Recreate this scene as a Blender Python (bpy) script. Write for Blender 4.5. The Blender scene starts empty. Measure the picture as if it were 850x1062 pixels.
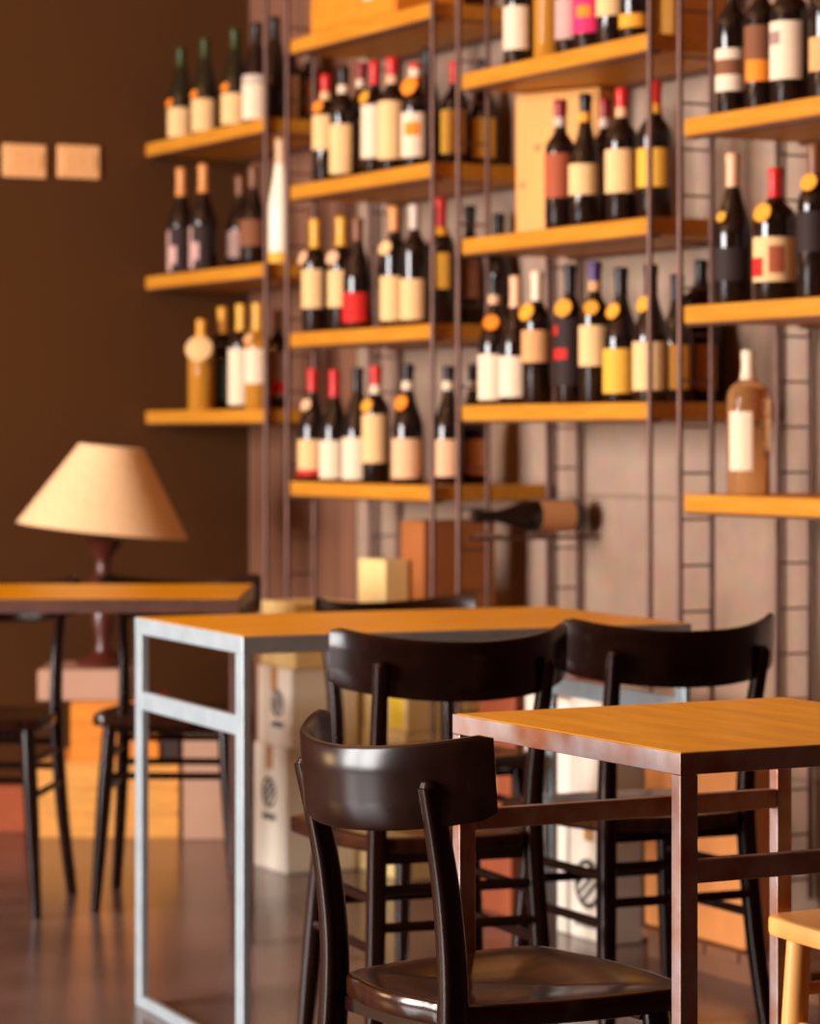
import bpy, bmesh, math, random
from mathutils import Vector, Matrix
random.seed(7)
R = math.radians
scene = bpy.context.scene
COL = scene.collection

# ------------------------------------------------------------------ camera model (850 x 1062 photograph)
F, YH, CX, HC = 3070.0, 450.0, 425.0, 1.12
TH = R(28.0)
S, C = math.sin(TH), math.cos(TH)

def c2w(X, Z):
    """camera right / depth -> world x, y (camera stands at the origin)"""
    return X * S - Z * C, X * C + Z * S

def on_z(px, py, z):
    s = (py - YH) / (HC - z)
    Z = F / s
    return c2w((px - CX) / s, Z)

def on_y(px, wy):
    k = (px - CX) / F
    Z = wy / (k * C + S)
    return Z * (k * S - C), F / Z          # world x, pixels per metre

def cdir(a):
    """world direction of a heading a degrees to the right of the view axis"""
    return c2w(math.sin(R(a)), math.cos(R(a)))

def yaw_to(dx, dy):
    """rotation that turns local +Y to (dx, dy)"""
    return math.atan2(-dx, dy)

# ------------------------------------------------------------------ materials
MATS = {}
def srgb(c):
    return tuple(((v / 255.0) / 12.92 if v / 255.0 <= 0.04045 else ((v / 255.0 + 0.055) / 1.055) ** 2.4) for v in c) + (1.0,)

def mat(name, col, rough=0.5, metal=0.0, vary=0.12, scale=6.0, stretch=None, bump=0.0, spec=0.5, coat=0.0,
        trans=0.0, ior=1.45, col2=None, detail=4.0):
    if name in MATS:
        return MATS[name]
    m = bpy.data.materials.new(name)
    m.use_nodes = True
    nt = m.node_tree
    b = nt.nodes['Principled BSDF']
    c = srgb(col)
    if vary > 0 or col2:
        tc = nt.nodes.new('ShaderNodeTexCoord')
        mp = nt.nodes.new('ShaderNodeMapping')
        if stretch:
            mp.inputs['Scale'].default_value = stretch
        nz = nt.nodes.new('ShaderNodeTexNoise')
        nz.inputs['Scale'].default_value = scale
        nz.inputs['Detail'].default_value = detail
        rp = nt.nodes.new('ShaderNodeValToRGB')
        lo = srgb(col2) if col2 else tuple(v * (1 - vary) for v in c[:3]) + (1,)
        hi = c if col2 else tuple(min(1, v * (1 + vary)) for v in c[:3]) + (1,)
        rp.color_ramp.elements[0].position = 0.32
        rp.color_ramp.elements[1].position = 0.68
        rp.color_ramp.elements[0].color = lo
        rp.color_ramp.elements[1].color = hi
        nt.links.new(tc.outputs['Object'], mp.inputs['Vector'])
        nt.links.new(mp.outputs['Vector'], nz.inputs['Vector'])
        nt.links.new(nz.outputs['Fac'], rp.inputs['Fac'])
        nt.links.new(rp.outputs['Color'], b.inputs['Base Color'])
        if bump > 0:
            bp = nt.nodes.new('ShaderNodeBump')
            bp.inputs['Strength'].default_value = bump
            bp.inputs['Distance'].default_value = 0.004
            nt.links.new(nz.outputs['Fac'], bp.inputs['Height'])
            nt.links.new(bp.outputs['Normal'], b.inputs['Normal'])
    else:
        b.inputs['Base Color'].default_value = c
    b.inputs['Roughness'].default_value = rough
    b.inputs['Metallic'].default_value = metal
    b.inputs['Specular IOR Level'].default_value = spec
    b.inputs['Coat Weight'].default_value = coat
    b.inputs['Coat Roughness'].default_value = 0.15
    b.inputs['Transmission Weight'].default_value = trans
    b.inputs['IOR'].default_value = ior
    MATS[name] = m
    return m

def m_wall_concrete():
    m = bpy.data.materials.new('board_marked_concrete')
    m.use_nodes = True
    nt = m.node_tree; b = nt.nodes['Principled BSDF']; L = nt.links.new
    tc = nt.nodes.new('ShaderNodeTexCoord')
    n1 = nt.nodes.new('ShaderNodeTexNoise'); n1.inputs['Scale'].default_value = 1.6; n1.inputs['Detail'].default_value = 6
    n2 = nt.nodes.new('ShaderNodeTexNoise'); n2.inputs['Scale'].default_value = 22; n2.inputs['Detail'].default_value = 5
    L(tc.outputs['Object'], n1.inputs['Vector']); L(tc.outputs['Object'], n2.inputs['Vector'])
    rp = nt.nodes.new('ShaderNodeValToRGB')
    rp.color_ramp.elements[0].position = 0.3; rp.color_ramp.elements[0].color = srgb((148, 118, 98))
    rp.color_ramp.elements[1].position = 0.7; rp.color_ramp.elements[1].color = srgb((182, 152, 129))
    L(n1.outputs['Fac'], rp.inputs['Fac'])
    # formwork joints: horizontal board lines and wide vertical seams
    sep = nt.nodes.new('ShaderNodeSeparateXYZ'); L(tc.outputs['Object'], sep.inputs[0])
    def lines(sock, period, width, off):
        a = nt.nodes.new('ShaderNodeMath'); a.operation = 'ADD'; a.inputs[1].default_value = 100 * period + off; L(sock, a.inputs[0])
        q = nt.nodes.new('ShaderNodeMath'); q.operation = 'MODULO'; q.inputs[1].default_value = period; L(a.outputs[0], q.inputs[0])
        g = nt.nodes.new('ShaderNodeMath'); g.operation = 'LESS_THAN'; g.inputs[1].default_value = width; L(q.outputs[0], g.inputs[0])
        return g.outputs[0]
    mx = nt.nodes.new('ShaderNodeMath'); mx.operation = 'MAXIMUM'
    L(lines(sep.outputs['Z'], 0.62, 0.012, 0.28), mx.inputs[0]); L(lines(sep.outputs['X'], 1.24, 0.012, 0.3), mx.inputs[1])
    mixa = nt.nodes.new('ShaderNodeMix'); mixa.data_type = 'RGBA'; mixa.blend_type = 'MULTIPLY'
    mixa.inputs['Factor'].default_value = 0.35
    L(rp.outputs['Color'], mixa.inputs['A']); L(n2.outputs['Color'], mixa.inputs['B'])
    mixb = nt.nodes.new('ShaderNodeMix'); mixb.data_type = 'RGBA'
    mulf = nt.nodes.new('ShaderNodeMath'); mulf.operation = 'MULTIPLY'; mulf.inputs[1].default_value = 0.45
    L(mx.outputs[0], mulf.inputs[0]); L(mulf.outputs[0], mixb.inputs['Factor'])
    L(mixa.outputs['Result'], mixb.inputs['A']); mixb.inputs['B'].default_value = srgb((104, 78, 64))
    L(mixb.outputs['Result'], b.inputs['Base Color'])
    b.inputs['Roughness'].default_value = 0.85
    bp = nt.nodes.new('ShaderNodeBump'); bp.inputs['Strength'].default_value = 0.2; bp.inputs['Distance'].default_value = 0.01
    L(n2.outputs['Fac'], bp.inputs['Height']); L(bp.outputs['Normal'], b.inputs['Normal'])
    return m

M_CONC = m_wall_concrete()
M_DARK = mat('dark_olive_brown_paint', (77, 42, 4), 0.65, vary=0.08, scale=1.2)
M_PLASTER = mat('warm_plaster', (96, 56, 32), 0.85, vary=0.06, scale=2)
M_CEIL = mat('warm_ceiling_paint', (200, 142, 84), 0.9, vary=0.05, scale=2)
M_FLOOR = mat('polished_resin_floor', (118, 92, 84), 0.22, vary=0.2, scale=2.4, col2=(78, 60, 55), bump=0.02, spec=0.5, detail=8)
M_TOP = mat('amber_varnished_plywood', (238, 174, 2), 0.34, vary=0.15, scale=3, stretch=(2, 12, 2), col2=(216, 146, 0), spec=0.14)
M_SHELF = mat('golden_pine_board', (196, 132, 40), 0.5, vary=0.1, scale=5, stretch=(1, 10, 14), col2=(180, 112, 22), spec=0.3)
M_STEEL = mat('bright_galvanised_steel', (200, 220, 230), 0.36, metal=0.65, vary=0.2, scale=18, col2=(184, 204, 214), bump=0.04)
M_RUST = mat('lacquered_rusty_steel', (158, 148, 150), 0.4, metal=0.7, vary=0.3, scale=14, col2=(134, 84, 58), bump=0.06)
M_BROWNSTEEL = mat('brown_lacquered_steel', (92, 60, 50), 0.45, metal=0.4, vary=0.2, scale=14)
M_RAIL = mat('dark_steel_rod', (96, 66, 56), 0.45, metal=0.5, vary=0.15, scale=20)
M_CHAIR = mat('near_black_stained_beech', (28, 11, 7), 0.22, vary=0.2, scale=8, stretch=(3, 12, 3), spec=0.28, coat=0.0)
M_SEAT = mat('worn_dark_seat_wood', (54, 25, 11), 0.15, vary=0.3, scale=5, stretch=(9, 1.2, 3), col2=(28, 12, 7), bump=0.05, spec=0.35, coat=0.0)
M_LIGHTWOOD = mat('pale_natural_beech', (222, 158, 84), 0.38, vary=0.08, scale=5, stretch=(2, 8, 2), coat=0.1)
M_SHADE = mat('cream_linen_shade', (228, 188, 142), 0.85, vary=0.05, scale=40)
M_MAHOG = mat('dark_mahogany', (74, 30, 20), 0.35, vary=0.2, scale=8, coat=0.2)
M_PLATE = mat('ivory_plastic_plate', (246, 188, 128), 0.45, vary=0.03)
M_KRAFT = mat('kraft_cardboard', (190, 118, 58), 0.8, vary=0.1, scale=6)
M_KRAFTD = mat('dark_kraft_cardboard', (152, 86, 34), 0.8, vary=0.12, scale=6)
M_KRAFTR = mat('red_brown_cardboard', (140, 66, 32), 0.8, vary=0.12, scale=6)
M_WHITEC = mat('white_carton_board', (226, 216, 200), 0.75, vary=0.04, scale=6)
M_CREAMC = mat('cream_carton_board', (226, 196, 130), 0.75, vary=0.05, scale=6)
M_PINKC = mat('dusty_pink_carton_board', (176, 136, 112), 0.8, vary=0.06, scale=6)
M_INK = mat('black_print', (34, 26, 24), 0.7, vary=0.0)
M_YELST = mat('yellow_sticker', (240, 206, 40), 0.6, vary=0.0)
M_TAPE = mat('tan_packing_tape', (176, 128, 76), 0.35, vary=0.05)
M_CRATE = mat('yellow_pine_crate', (206, 142, 62), 0.6, vary=0.12, scale=5, stretch=(2, 2, 14))
M_CRATEO = mat('orange_pine_crate', (212, 124, 24), 0.6, vary=0.12, scale=5, stretch=(2, 2, 14))
M_PINE = mat('pale_pine_board', (212, 146, 60), 0.55, vary=0.08, scale=4, stretch=(12, 2, 1.2))
M_KNOT = mat('pine_knot', (150, 86, 34), 0.6, vary=0.0)
M_PALLET = mat('brown_pallet_wood', (104, 62, 34), 0.7, vary=0.15, scale=6)
M_DARKGAP = mat('dark_opening_shade', (44, 26, 20), 0.75, vary=0.1)

GLASS = {
    'dark': mat('dark_bottle_glass', (26, 15, 12), 0.1, vary=0.0, spec=0.55),
    'green': mat('green_black_bottle_glass', (28, 26, 14), 0.1, vary=0.0, spec=0.55),
    'amber': mat('amber_bottle_glass', (230, 156, 52), 0.05, vary=0.0, trans=0.5, ior=1.2),
    'rose': mat('peach_rose_wine_glass', (252, 190, 124), 0.03, vary=0.0, trans=0.85, ior=1.2),
    'white': mat('frosted_white_bottle_glass', (240, 226, 200), 0.3, vary=0.0),
}
PAPER = {
    'cream': (224, 180, 124), 'white': (226, 200, 170), 'beige': (212, 152, 98), 'yellow': (224, 164, 56),
    'ochre': (206, 136, 50), 'red': (196, 34, 26), 'pink': (226, 44, 96), 'rust': (160, 78, 48), 'teal': (60, 90, 86),
    'grey': (150, 120, 112), 'dark': (44, 30, 28), 'gold': (226, 152, 44), 'kraft': (220, 160, 76), 'orange': (236, 130, 30),
    'black': (30, 20, 18), 'purple': (66, 40, 92), 'brown': (122, 74, 46), 'pale': (222, 172, 130), 'green': (44, 54, 12),
    'cork': (214, 140, 76), 'silver': (196, 176, 160), 'darkred': (140, 30, 34), 'pinkgrey': (190, 150, 140),
}
def paper(k): return mat(k + '_paper', PAPER[k], 0.7, vary=0.03, scale=30, spec=0.25)
def foil(k): return mat(k + '_foil', PAPER[k], 0.33, vary=0.03, scale=30, spec=0.3)

# ------------------------------------------------------------------ mesh helpers
class MB:
    def __init__(self): self.v = []; self.f = []
    def add(self, vs, fs):
        o = len(self.v)
        self.v += [tuple(p) for p in vs]
        self.f += [tuple(i + o for i in f) for f in fs]
    def box(self, x0, x1, y0, y1, z0, z1, M=None):
        vs = [Vector(p) for p in ((x0,y0,z0),(x1,y0,z0),(x1,y1,z0),(x0,y1,z0),(x0,y0,z1),(x1,y0,z1),(x1,y1,z1),(x0,y1,z1))]
        if M: vs = [M @ p for p in vs]
        self.add(vs, [(3,2,1,0),(4,5,6,7),(0,1,5,4),(1,2,6,5),(2,3,7,6),(3,0,4,7)])
    def lathe(self, prof, n=28, c=(0,0,0), M=None):
        """prof: list of (radius, z), closed with fans where the radius is 0"""
        vs, rows = [], []
        for r, z in prof:
            if r < 1e-6:
                rows.append([len(vs)]); vs.append(Vector((c[0], c[1], c[2] + z)))
            else:
                rows.append(list(range(len(vs), len(vs) + n)))
                vs += [Vector((c[0] + r * math.cos(2*math.pi*i/n), c[1] + r * math.sin(2*math.pi*i/n), c[2] + z)) for i in range(n)]
        fs = []
        for a, b in zip(rows, rows[1:]):
            for i in range(n):
                j = (i + 1) % n
                if len(a) == 1 and len(b) == 1: continue
                if len(a) == 1: fs.append((a[0], b[j], b[i]))
                elif len(b) == 1: fs.append((a[i], a[j], b[0]))
                else: fs.append((a[i], a[j], b[j], b[i]))
        if M: vs = [M @ p for p in vs]
        self.add(vs, fs)
    def sweep(self, path, sec, ref=(0, 1, 0)):
        """path: points; sec(i) -> list of (a, b) offsets; a along side, b along ref-ish"""
        path = [Vector(p) for p in path]; rows = []; vs = []
        for i, p in enumerate(path):
            t = (path[min(i+1, len(path)-1)] - path[max(i-1, 0)]).normalized()
            side = t.cross(Vector(ref)).normalized(); up = side.cross(t).normalized()
            q = sec(i)
            rows.append(list(range(len(vs), len(vs)+len(q))))
            vs += [p + side*a + up*b for a, b in q]
        fs = []; n = len(rows[0])
        for A, B in zip(rows, rows[1:]):
            for i in range(n):
                j = (i+1) % n
                fs.append((A[i], A[j], B[j], B[i]))
        fs.append(tuple(reversed(rows[0]))); fs.append(tuple(rows[-1]))
        self.add(vs, fs)
    def rod(self, a, b, r0, r1=None, n=12):
        r1 = r0 if r1 is None else r1
        rr = (r0, r1)
        ref = (0, 0, 1) if abs((Vector(b)-Vector(a)).normalized().z) < 0.9 else (0, 1, 0)
        self.sweep([a, b], lambda i: [(rr[i]*math.cos(2*math.pi*k/n), rr[i]*math.sin(2*math.pi*k/n)) for k in range(n)], ref)
    def arc_shell(self, r, z0, z1, a0, a1, n=16, t=0.0007):
        vs = []
        for rr in (r, r + t):
            for z in (z0, z1):
                vs += [(rr*math.cos(a0+(a1-a0)*i/n), rr*math.sin(a0+(a1-a0)*i/n), z) for i in range(n+1)]
        k = n + 1; fs = []
        for i in range(n):
            fs.append((2*k+i, 2*k+i+1, 3*k+i+1, 3*k+i))
            fs.append((i+1, i, k+i, k+i+1))
            fs.append((i, i+1, 2*k+i+1, 2*k+i))
            fs.append((k+i+1, k+i, 3*k+i, 3*k+i+1))
        fs.append((0, 2*k, 3*k, k)); fs.append((n, k+n, 3*k+n, 2*k+n))
        self.add(vs, fs)
    def build(self, name, m, parent=None, smooth=False, bevel=0.0, seg=2, fix=True, subsurf=0):
        me = bpy.data.meshes.new(name)
        me.from_pydata(self.v, [], self.f)
        if fix:
            bm = bmesh.new(); bm.from_mesh(me)
            bmesh.ops.recalc_face_normals(bm, faces=bm.faces)
            bm.to_mesh(me); bm.free()
        o = bpy.data.objects.new(name, me)
        COL.objects.link(o)
        me.materials.append(m)
        if smooth:
            me.polygons.foreach_set('use_smooth', [True]*len(me.polygons))
            try: me.set_sharp_from_angle(angle=R(40))
            except Exception: pass
        if bevel:
            b = o.modifiers.new('bevel', 'BEVEL'); b.width = bevel; b.segments = seg; b.limit_method = 'ANGLE'; b.angle_limit = R(40)
        if subsurf:
            u = o.modifiers.new('sub', 'SUBSURF'); u.levels = subsurf; u.render_levels = subsurf
        if parent: o.parent = parent
        return o

def thing(name, label, cat, loc=(0,0,0), rz=0.0, group=None):
    o = bpy.data.objects.new(name, None)
    COL.objects.link(o)
    o.empty_display_size = 0.05
    o.location = loc; o.rotation_euler = (0, 0, rz)
    o['label'] = label; o['category'] = cat
    if group: o['group'] = group
    return o
def tag(o, label, cat, group=None):
    o['label'] = label; o['category'] = cat
    if group: o['group'] = group
    return o
def struct(name, mb, m, **k):
    o = mb.build(name, m, **k); o['kind'] = 'structure'; return o
def dup(root, loc, rz, label, group=None, name=None):
    r = root.copy(); COL.objects.link(r); r.location = loc; r.rotation_euler = (0, 0, rz); r['label'] = label
    if name: r.name = name
    if group: r['group'] = group
    for ch in list(root.children):
        c = ch.copy(); COL.objects.link(c); c.parent = r
        for g in list(ch.children):
            d = g.copy(); COL.objects.link(d); d.parent = c
    return r

# ------------------------------------------------------------------ room shell
YF = 3.52            # front plane of the shelves
YW = 3.875           # shelf wall
XD = -8.345          # dark wall
XR, YB, ZC = 3.0, -3.2, 3.3
b = MB(); b.box(XD-0.2, XR+0.2, YB-0.2, YW+0.2, -0.1, 0); struct('floor', b, M_FLOOR)
b = MB(); b.box(XD-0.2, XR+0.2, YB-0.2, YW+0.2, ZC, ZC+0.1); struct('ceiling', b, M_CEIL)
b = MB(); b.box(XD-0.2, -4.2, YW, YW+0.2, 0, ZC); struct('wall_back', b, M_CONC)
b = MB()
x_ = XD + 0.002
while x_ < -7.65:  # thin vertical strips turn the wall browner near the dark wall
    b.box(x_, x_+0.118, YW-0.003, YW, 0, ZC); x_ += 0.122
struct('wall_back_brown_strips', b, mat('brown_wall_strips', (118, 76, 54), 0.7, vary=0.2, scale=3, stretch=(8, 1, 0.6)))
b = MB(); b.box(-4.2, XR+0.2, YW, YW+0.2, 0, ZC); struct('wall_back_unseen', b, mat('dark_brown_for_reflections', (70, 36, 20), 0.6, vary=0.15, scale=3, stretch=(8, 1, 1)))  # unseen wall stretch, made dark to darken the steel's reflections
b = MB(); b.box(XD-0.2, XD, YB, YW, 0, ZC); struct('wall_left', b, M_DARK)
b = MB(); b.box(XR, XR+0.2, YB, YW, 0, ZC); struct('wall_right', b, M_PLASTER)
# street side wall with three tall shop windows
WINS = [(-6.9, -5.6), (-5.4, -4.1)]
b = MB()
b.box(XD-0.2, XR+0.2, YB-0.2, YB, 0, 0.35); b.box(XD-0.2, XR+0.2, YB-0.2, YB, 2.9, ZC)
edges = [XD-0.2] + [v for w in WINS for v in w] + [XR+0.2]
for i in range(0, len(edges), 2): b.box(edges[i], edges[i+1], YB-0.2, YB, 0.35, 2.9)
struct('wall_front', b, M_PLASTER)
for i, (x0, x1) in enumerate(WINS):
    b = MB()
    for q in (x0, x1-0.06, (x0+x1)/2-0.03): b.box(q, q+0.06, YB-0.14, YB-0.06, 0.35, 2.9)
    b.box(x0, x1, YB-0.14, YB-0.06, 0.35, 0.41); b.box(x0, x1, YB-0.14, YB-0.06, 2.84, 2.9)
    struct('window_%d' % (i+1), b, M_RAIL)
b = MB(); b.box(XD, XD+0.012, YB, YW, 0, 0.07); struct('baseboard_left', b, mat('dark_baseboard_paint', (60, 36, 22), 0.5))

# ------------------------------------------------------------------ wall shelving
Z_EVEN = [0.990, 1.396, 1.800, 2.200]       # second and fourth bays
Z_ODD = [1.190, 1.598, 2.003]               # first and third bays
BAYS = [(-8.335, -7.475, Z_ODD), (-7.32, -6.50, Z_EVEN), (-6.35, -5.50, Z_ODD), (-5.362, -4.50, Z_EVEN)]
BAYLAB = ['steel ladder shelving bay with three wooden shelves, beside the dark wall',
          'steel ladder shelving bay with four wooden shelves, an orange crate on top',
          'steel ladder shelving bay with a pale pine wine case on its middle shelf',
          'steel ladder shelving bay whose lowest shelf holds one pale rose bottle']
TS = 0.038
def ladder(par, x, ya, yb, z1, rungs=True):
    b = MB()
    b.rod((x, ya, 0.09), (x, ya, z1), 0.0068, n=10)
    o = b.build('ladder_upright', M_RAIL, par, smooth=True)
    b = MB(); b.rod((x, yb, 0.09), (x, yb, z1), 0.0068, n=10); b.build('ladder_upright', M_RAIL, par, smooth=True)
    if rungs:
        for k in range(1, int(z1/0.1)):
            b = MB(); b.rod((x, ya, 0.1*k+0.035), (x, yb, 0.1*k+0.035), 0.0027, n=8)
            b.build('rung', M_RAIL, o, smooth=True)
    return o
for (x0, x1, zs), lab in zip(BAYS, BAYLAB):
    t = thing('shelving_unit', lab, 'shelves', (x0, YF, 0), 0, 'ladder shelving bays along the concrete wall')
    w = x1 - x0; D = YW - YF - 0.004
    for z in zs:
        b = MB(); b.box(0, w, 0, D, z-TS, z)
        sh = b.build('shelf', M_SHELF, t, bevel=0.003)
        b = MB(); b.box(0.0, w, 0.004, 0.03, z-TS-0.006, z-TS-0.0005); b.build('support_bar', M_RAIL, sh); b = MB(); b.box(0.0, w, D-0.05, D-0.02, z-TS-0.006, z-TS-0.0005)
        b.build('support_bar', M_RAIL, sh)
    if x0 > -8.3:
        ladder(t, -0.009, -0.004, 0.078, 2.95)
        ladder(t, -0.009, D-0.10, D-0.012, 2.95)
    b = MB(); b.rod((w+0.009, -0.004, 0.09), (w+0.009, -0.004, 2.95), 0.0068, n=10); b.build('upright_rod', M_RAIL, t, smooth=True)
    b = MB(); b.rod((w+0.009, D-0.012, 0.09), (w+0.009, D-0.012, 2.95), 0.0068, n=10); b.build('upright_rod', M_RAIL, t, smooth=True)
    if abs(x0+6.35) < 0.01:
        for yy in (0.045, 0.20):
            b = MB(); b.box(-0.004, 0.106, yy-0.006, yy+0.006, 0.868, 0.876); b.build('cradle_bar', M_RAIL, t)
        for xx in (0.030, 0.072):
            b = MB(); b.rod((xx, 0.0, 0.864), (xx, D, 0.864), 0.004, n=8); b.build('cradle_bar', M_RAIL, t, smooth=True)

# ------------------------------------------------------------------ bottles
def profile(kind, H, Rb):
    if kind == 'bordeaux':
        return [(0, 0.006), (Rb*0.6, 0.002), (Rb*0.93, 0), (Rb, 0.004), (Rb, 0.60*H), (Rb*0.985, 0.635*H), (Rb*0.9, 0.67*H), (Rb*0.66, 0.71*H),
                (Rb*0.46, 0.745*H), (0.0140, 0.79*H), (0.0132, 0.94*H), (0.0152, 0.945*H), (0.0152, 0.985*H), (0.012, H), (0, H)]
    if kind == 'burgundy':
        return [(0, 0.006), (Rb*0.6, 0.002), (Rb*0.93, 0), (Rb, 0.004), (Rb, 0.46*H), (Rb*0.965, 0.51*H), (Rb*0.84, 0.57*H), (Rb*0.66, 0.635*H),
                (Rb*0.5, 0.70*H), (0.0150, 0.78*H), (0.0132, 0.94*H), (0.0152, 0.945*H), (0.0152, 0.985*H), (0.012, H), (0, H)]
    if kind == 'hock':
        return [(0, 0.006), (Rb*0.6, 0.002), (Rb*0.93, 0), (Rb, 0.004), (Rb, 0.40*H), (Rb*0.94, 0.48*H), (Rb*0.78, 0.58*H), (Rb*0.58, 0.69*H),
                (0.0155, 0.80*H), (0.0132, 0.94*H), (0.0152, 0.945*H), (0.0152, 0.985*H), (0.012, H), (0, H)]
    # flask: squat wide decanter bottle
    return [(0, 0.006), (Rb*0.6, 0.002), (Rb*0.93, 0), (Rb, 0.006), (Rb, 0.66*H), (Rb*0.97, 0.71*H), (Rb*0.80, 0.755*H), (Rb*0.52, 0.785*H),
            (0.0150, 0.81*H), (0.0140, 0.93*H), (0.0155, 0.94*H), (0.0155, 0.985*H), (0.012, H), (0, H)]

def rad_at(pr, z):
    for (r0, a), (r1, c2) in zip(pr[3:], pr[4:]):
        if a <= z <= c2 and c2 > a: return r0 + (r1-r0)*(z-a)/(c2-a)
    return 0.013

def bottle(name, label, kind, glass, H, Rb, loc, cap=None, caph=0.19, lab=None, tag_=None, collar=None, extra=(), arc=82, az=None, rx=None):
    az = R(-90 + 24 + random.uniform(-10, 10)) if az is None else az
    t = thing(name, label, 'bottle', loc, 0, 'wine bottles on the wall shelves')
    pr = profile(kind, H, Rb)
    b = MB(); b.lathe(pr, 28); b.build('glass_body', GLASS[glass], t, smooth=True)
    if cap:
        z0 = H*(1-caph)
        b = MB(); b.lathe([(rad_at(pr, z0)+0.0006, z0), (max(rad_at(pr, z0+0.02), 0.0138)+0.0008, z0+0.02), (0.0150, 0.93*H), (0.0162, 0.95*H), (0.0162, 0.99*H), (0.0145, H+0.0012), (0, H+0.0012)], 22)
        b.build('capsule', foil(cap), t, smooth=True)
    lp = None
    if lab:
        col, z0, z1 = lab
        z0 = max(z0, 0.006)
        z1 = min(z1, {'bordeaux': .62, 'burgundy': .475, 'hock': .42, 'flask': .66}[kind]*H)
        b = MB(); b.arc_shell(Rb+0.0004, z0, z1, az-R(arc), az+R(arc), 20)
        lp = b.build('label', paper(col), t, smooth=True)
    for (col, z0, z1, a0, a1) in extra:
        b = MB(); b.arc_shell(Rb+0.0013, z0, z1, az+R(a0), az+R(a1), 14, 0.0004)
        b.build('label_print', paper(col), lp or t, smooth=True)
    if collar:
        col, z = collar
        r = rad_at(pr, z)
        b = MB(); b.lathe([(rad_at(pr, z-0.011)+0.0012, z-0.011), (rad_at(pr, z+0.011)+0.0014, z+0.011)], 22)
        b.build('neck_label', paper(col), t, smooth=True)
    if tag_:
        col, z, rr = tag_
        r = rad_at(pr, z - rr*0.6) + 0.004
        a = az + R(random.uniform(-12, 16)) if rr < 0.03 else R(-34)
        d = Vector((math.cos(a), math.sin(a), 0))
        n = (d + Vector((0, 0, 0.35))).normalized()
        M = Matrix.Translation(d*r + Vector((0, 0, z))) @ n.to_track_quat('Z', 'Y').to_matrix().to_4x4()
        b = MB(); b.lathe([(0, 0), (rr*0.96, 0), (rr, 0.0007), (rr*0.96, 0.0015), (0, 0.0015)], 22, M=M)
        b.build('hang_tag', paper(col), t, smooth=True)
    return t

ORD = ['first', 'second', 'third', 'fourth', 'fifth', 'sixth', 'seventh', 'eighth', 'ninth', 'tenth']
def row(bay, lev, levname, bayname, items):
    """items: px centre, px top, kind, glass, cap, label, tag, collar, depth, extras; all pixel heights of the photograph"""
    x0, x1, zs = BAYS[bay]
    z = zs[lev]
    put = []
    for i, it in enumerate(items):
        d = it.get('d', 0.048)
        wy = YF + d
        wx, s = on_y(it['x'], wy)
        Rb = it.get('r', 0.0365 if it.get('k', 'bordeaux') == 'bordeaux' else 0.0405)
        for tries in range(60):
            wx, s = on_y(it['x'], YF + d)
            wx = min(max(wx, x0 + Rb + 0.004), x1 - Rb - 0.004)
            if all(math.hypot(wx-a, d-e) > Rb + q + 0.003 for a, e, q in put) or d > 0.345 - Rb: break
            d += 0.006
        else: pass
        wy = YF + d
        put.append((wx, d, Rb))
        yb = YH + (HC - z)*s
        H = it.get('H') or (yb - it['t'])/s
        H = min(max(H, 0.255), 0.36)
        pz = lambda y: (yb - y)/s
        lab = it.get('l')
        lab = (lab[0], pz(lab[2]), pz(lab[1])) if lab else None
        tg = it.get('tag'); tg = (tg[0], pz(tg[1]), tg[2] if len(tg) > 2 else 0.019) if tg else None
        co = it.get('col'); co = (co[0], min(pz(co[1]), H*0.92)) if co else None
        ex = [(e[0], pz(e[2]), pz(e[1]), e[3], e[4]) for e in it.get('ex', ())]
        desc = it['n']
        lb = '%s, %s from left, %s shelf, %s bay' % (desc, ORD[i], levname, bayname)
        bottle('wine_bottle', lb, it.get('k', 'bordeaux'), it.get('g', 'dark'), H, Rb, (wx, wy, z + 0.0002), it.get('c'), it.get('ch', 0.2),
               lab, tg, co, ex, it.get('arc', 80))

A = dict
# first bay, beside the dark wall
row(0, 2, 'top', 'dark-wall', [
    A(x=188, t=50, k='hock', g='green', c='green', l=('cream', 113, 146), n='green-topped bottle with cream label', tag=('orange', 108, .014)),
    A(x=213, t=40, k='hock', g='green', c='green', l=('cream', 104, 138), n='green-topped bottle with cream label', tag=('orange', 99, .014)),
    A(x=244, t=30, k='hock', g='green', c='green', l=('cream', 98, 130), n='green-topped bottle with cream label', tag=('orange', 92, .014)),
    A(x=266, t=24, k='hock', g='dark', c='black', l=('white', 88, 125), n='black-topped bottle with white label', col=('silver', 83)),
    A(x=285, t=18, k='hock', g='dark', c='black', d=.15, n='plain unlabelled dark slim bottle'),
    A(x=303, t=48, g='dark', c='black', l=('white', 80, 124), d=.2, n='black-topped bottle with small white label'),
    A(x=321, t=46, g='dark', c='silver', l=('pale', 84, 122), d=.25, n='silver-topped bottle with pale label'),
])
row(0, 1, 'middle', 'dark-wall', [
    A(x=188, t=175, k='burgundy', c='cork', ch=.26, l=('dark', 236, 284), ex=[('pinkgrey', 240, 258, -60, -5), ('pinkgrey', 256, 274, -35, 30), ('pinkgrey', 270, 282, -60, 5)], n='cork-topped bottle with curling pink print'),
    A(x=211, t=171, k='burgundy', c='cork', ch=.26, l=('dark', 234, 280), ex=[('pinkgrey', 236, 254, -60, -5), ('pinkgrey', 252, 270, -35, 30), ('pinkgrey', 266, 279, -60, 5)], n='cork-topped bottle with curling pink print'),
    A(x=249, t=183, k='burgundy', c='brown', l=('grey', 240, 268), d=.16, n='brown-topped bottle with grey label'),
    A(x=263, t=174, k='burgundy', c='brown', l=('brown', 226, 256), d=.10, n='brown-topped bottle with brown label'),
    A(x=291, t=140, k='hock', g='white', c='pale', r=.036, l=('yellow', 262, 274), d=.10, n='tall frosted white bottle with yellow foot'),
])
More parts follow.
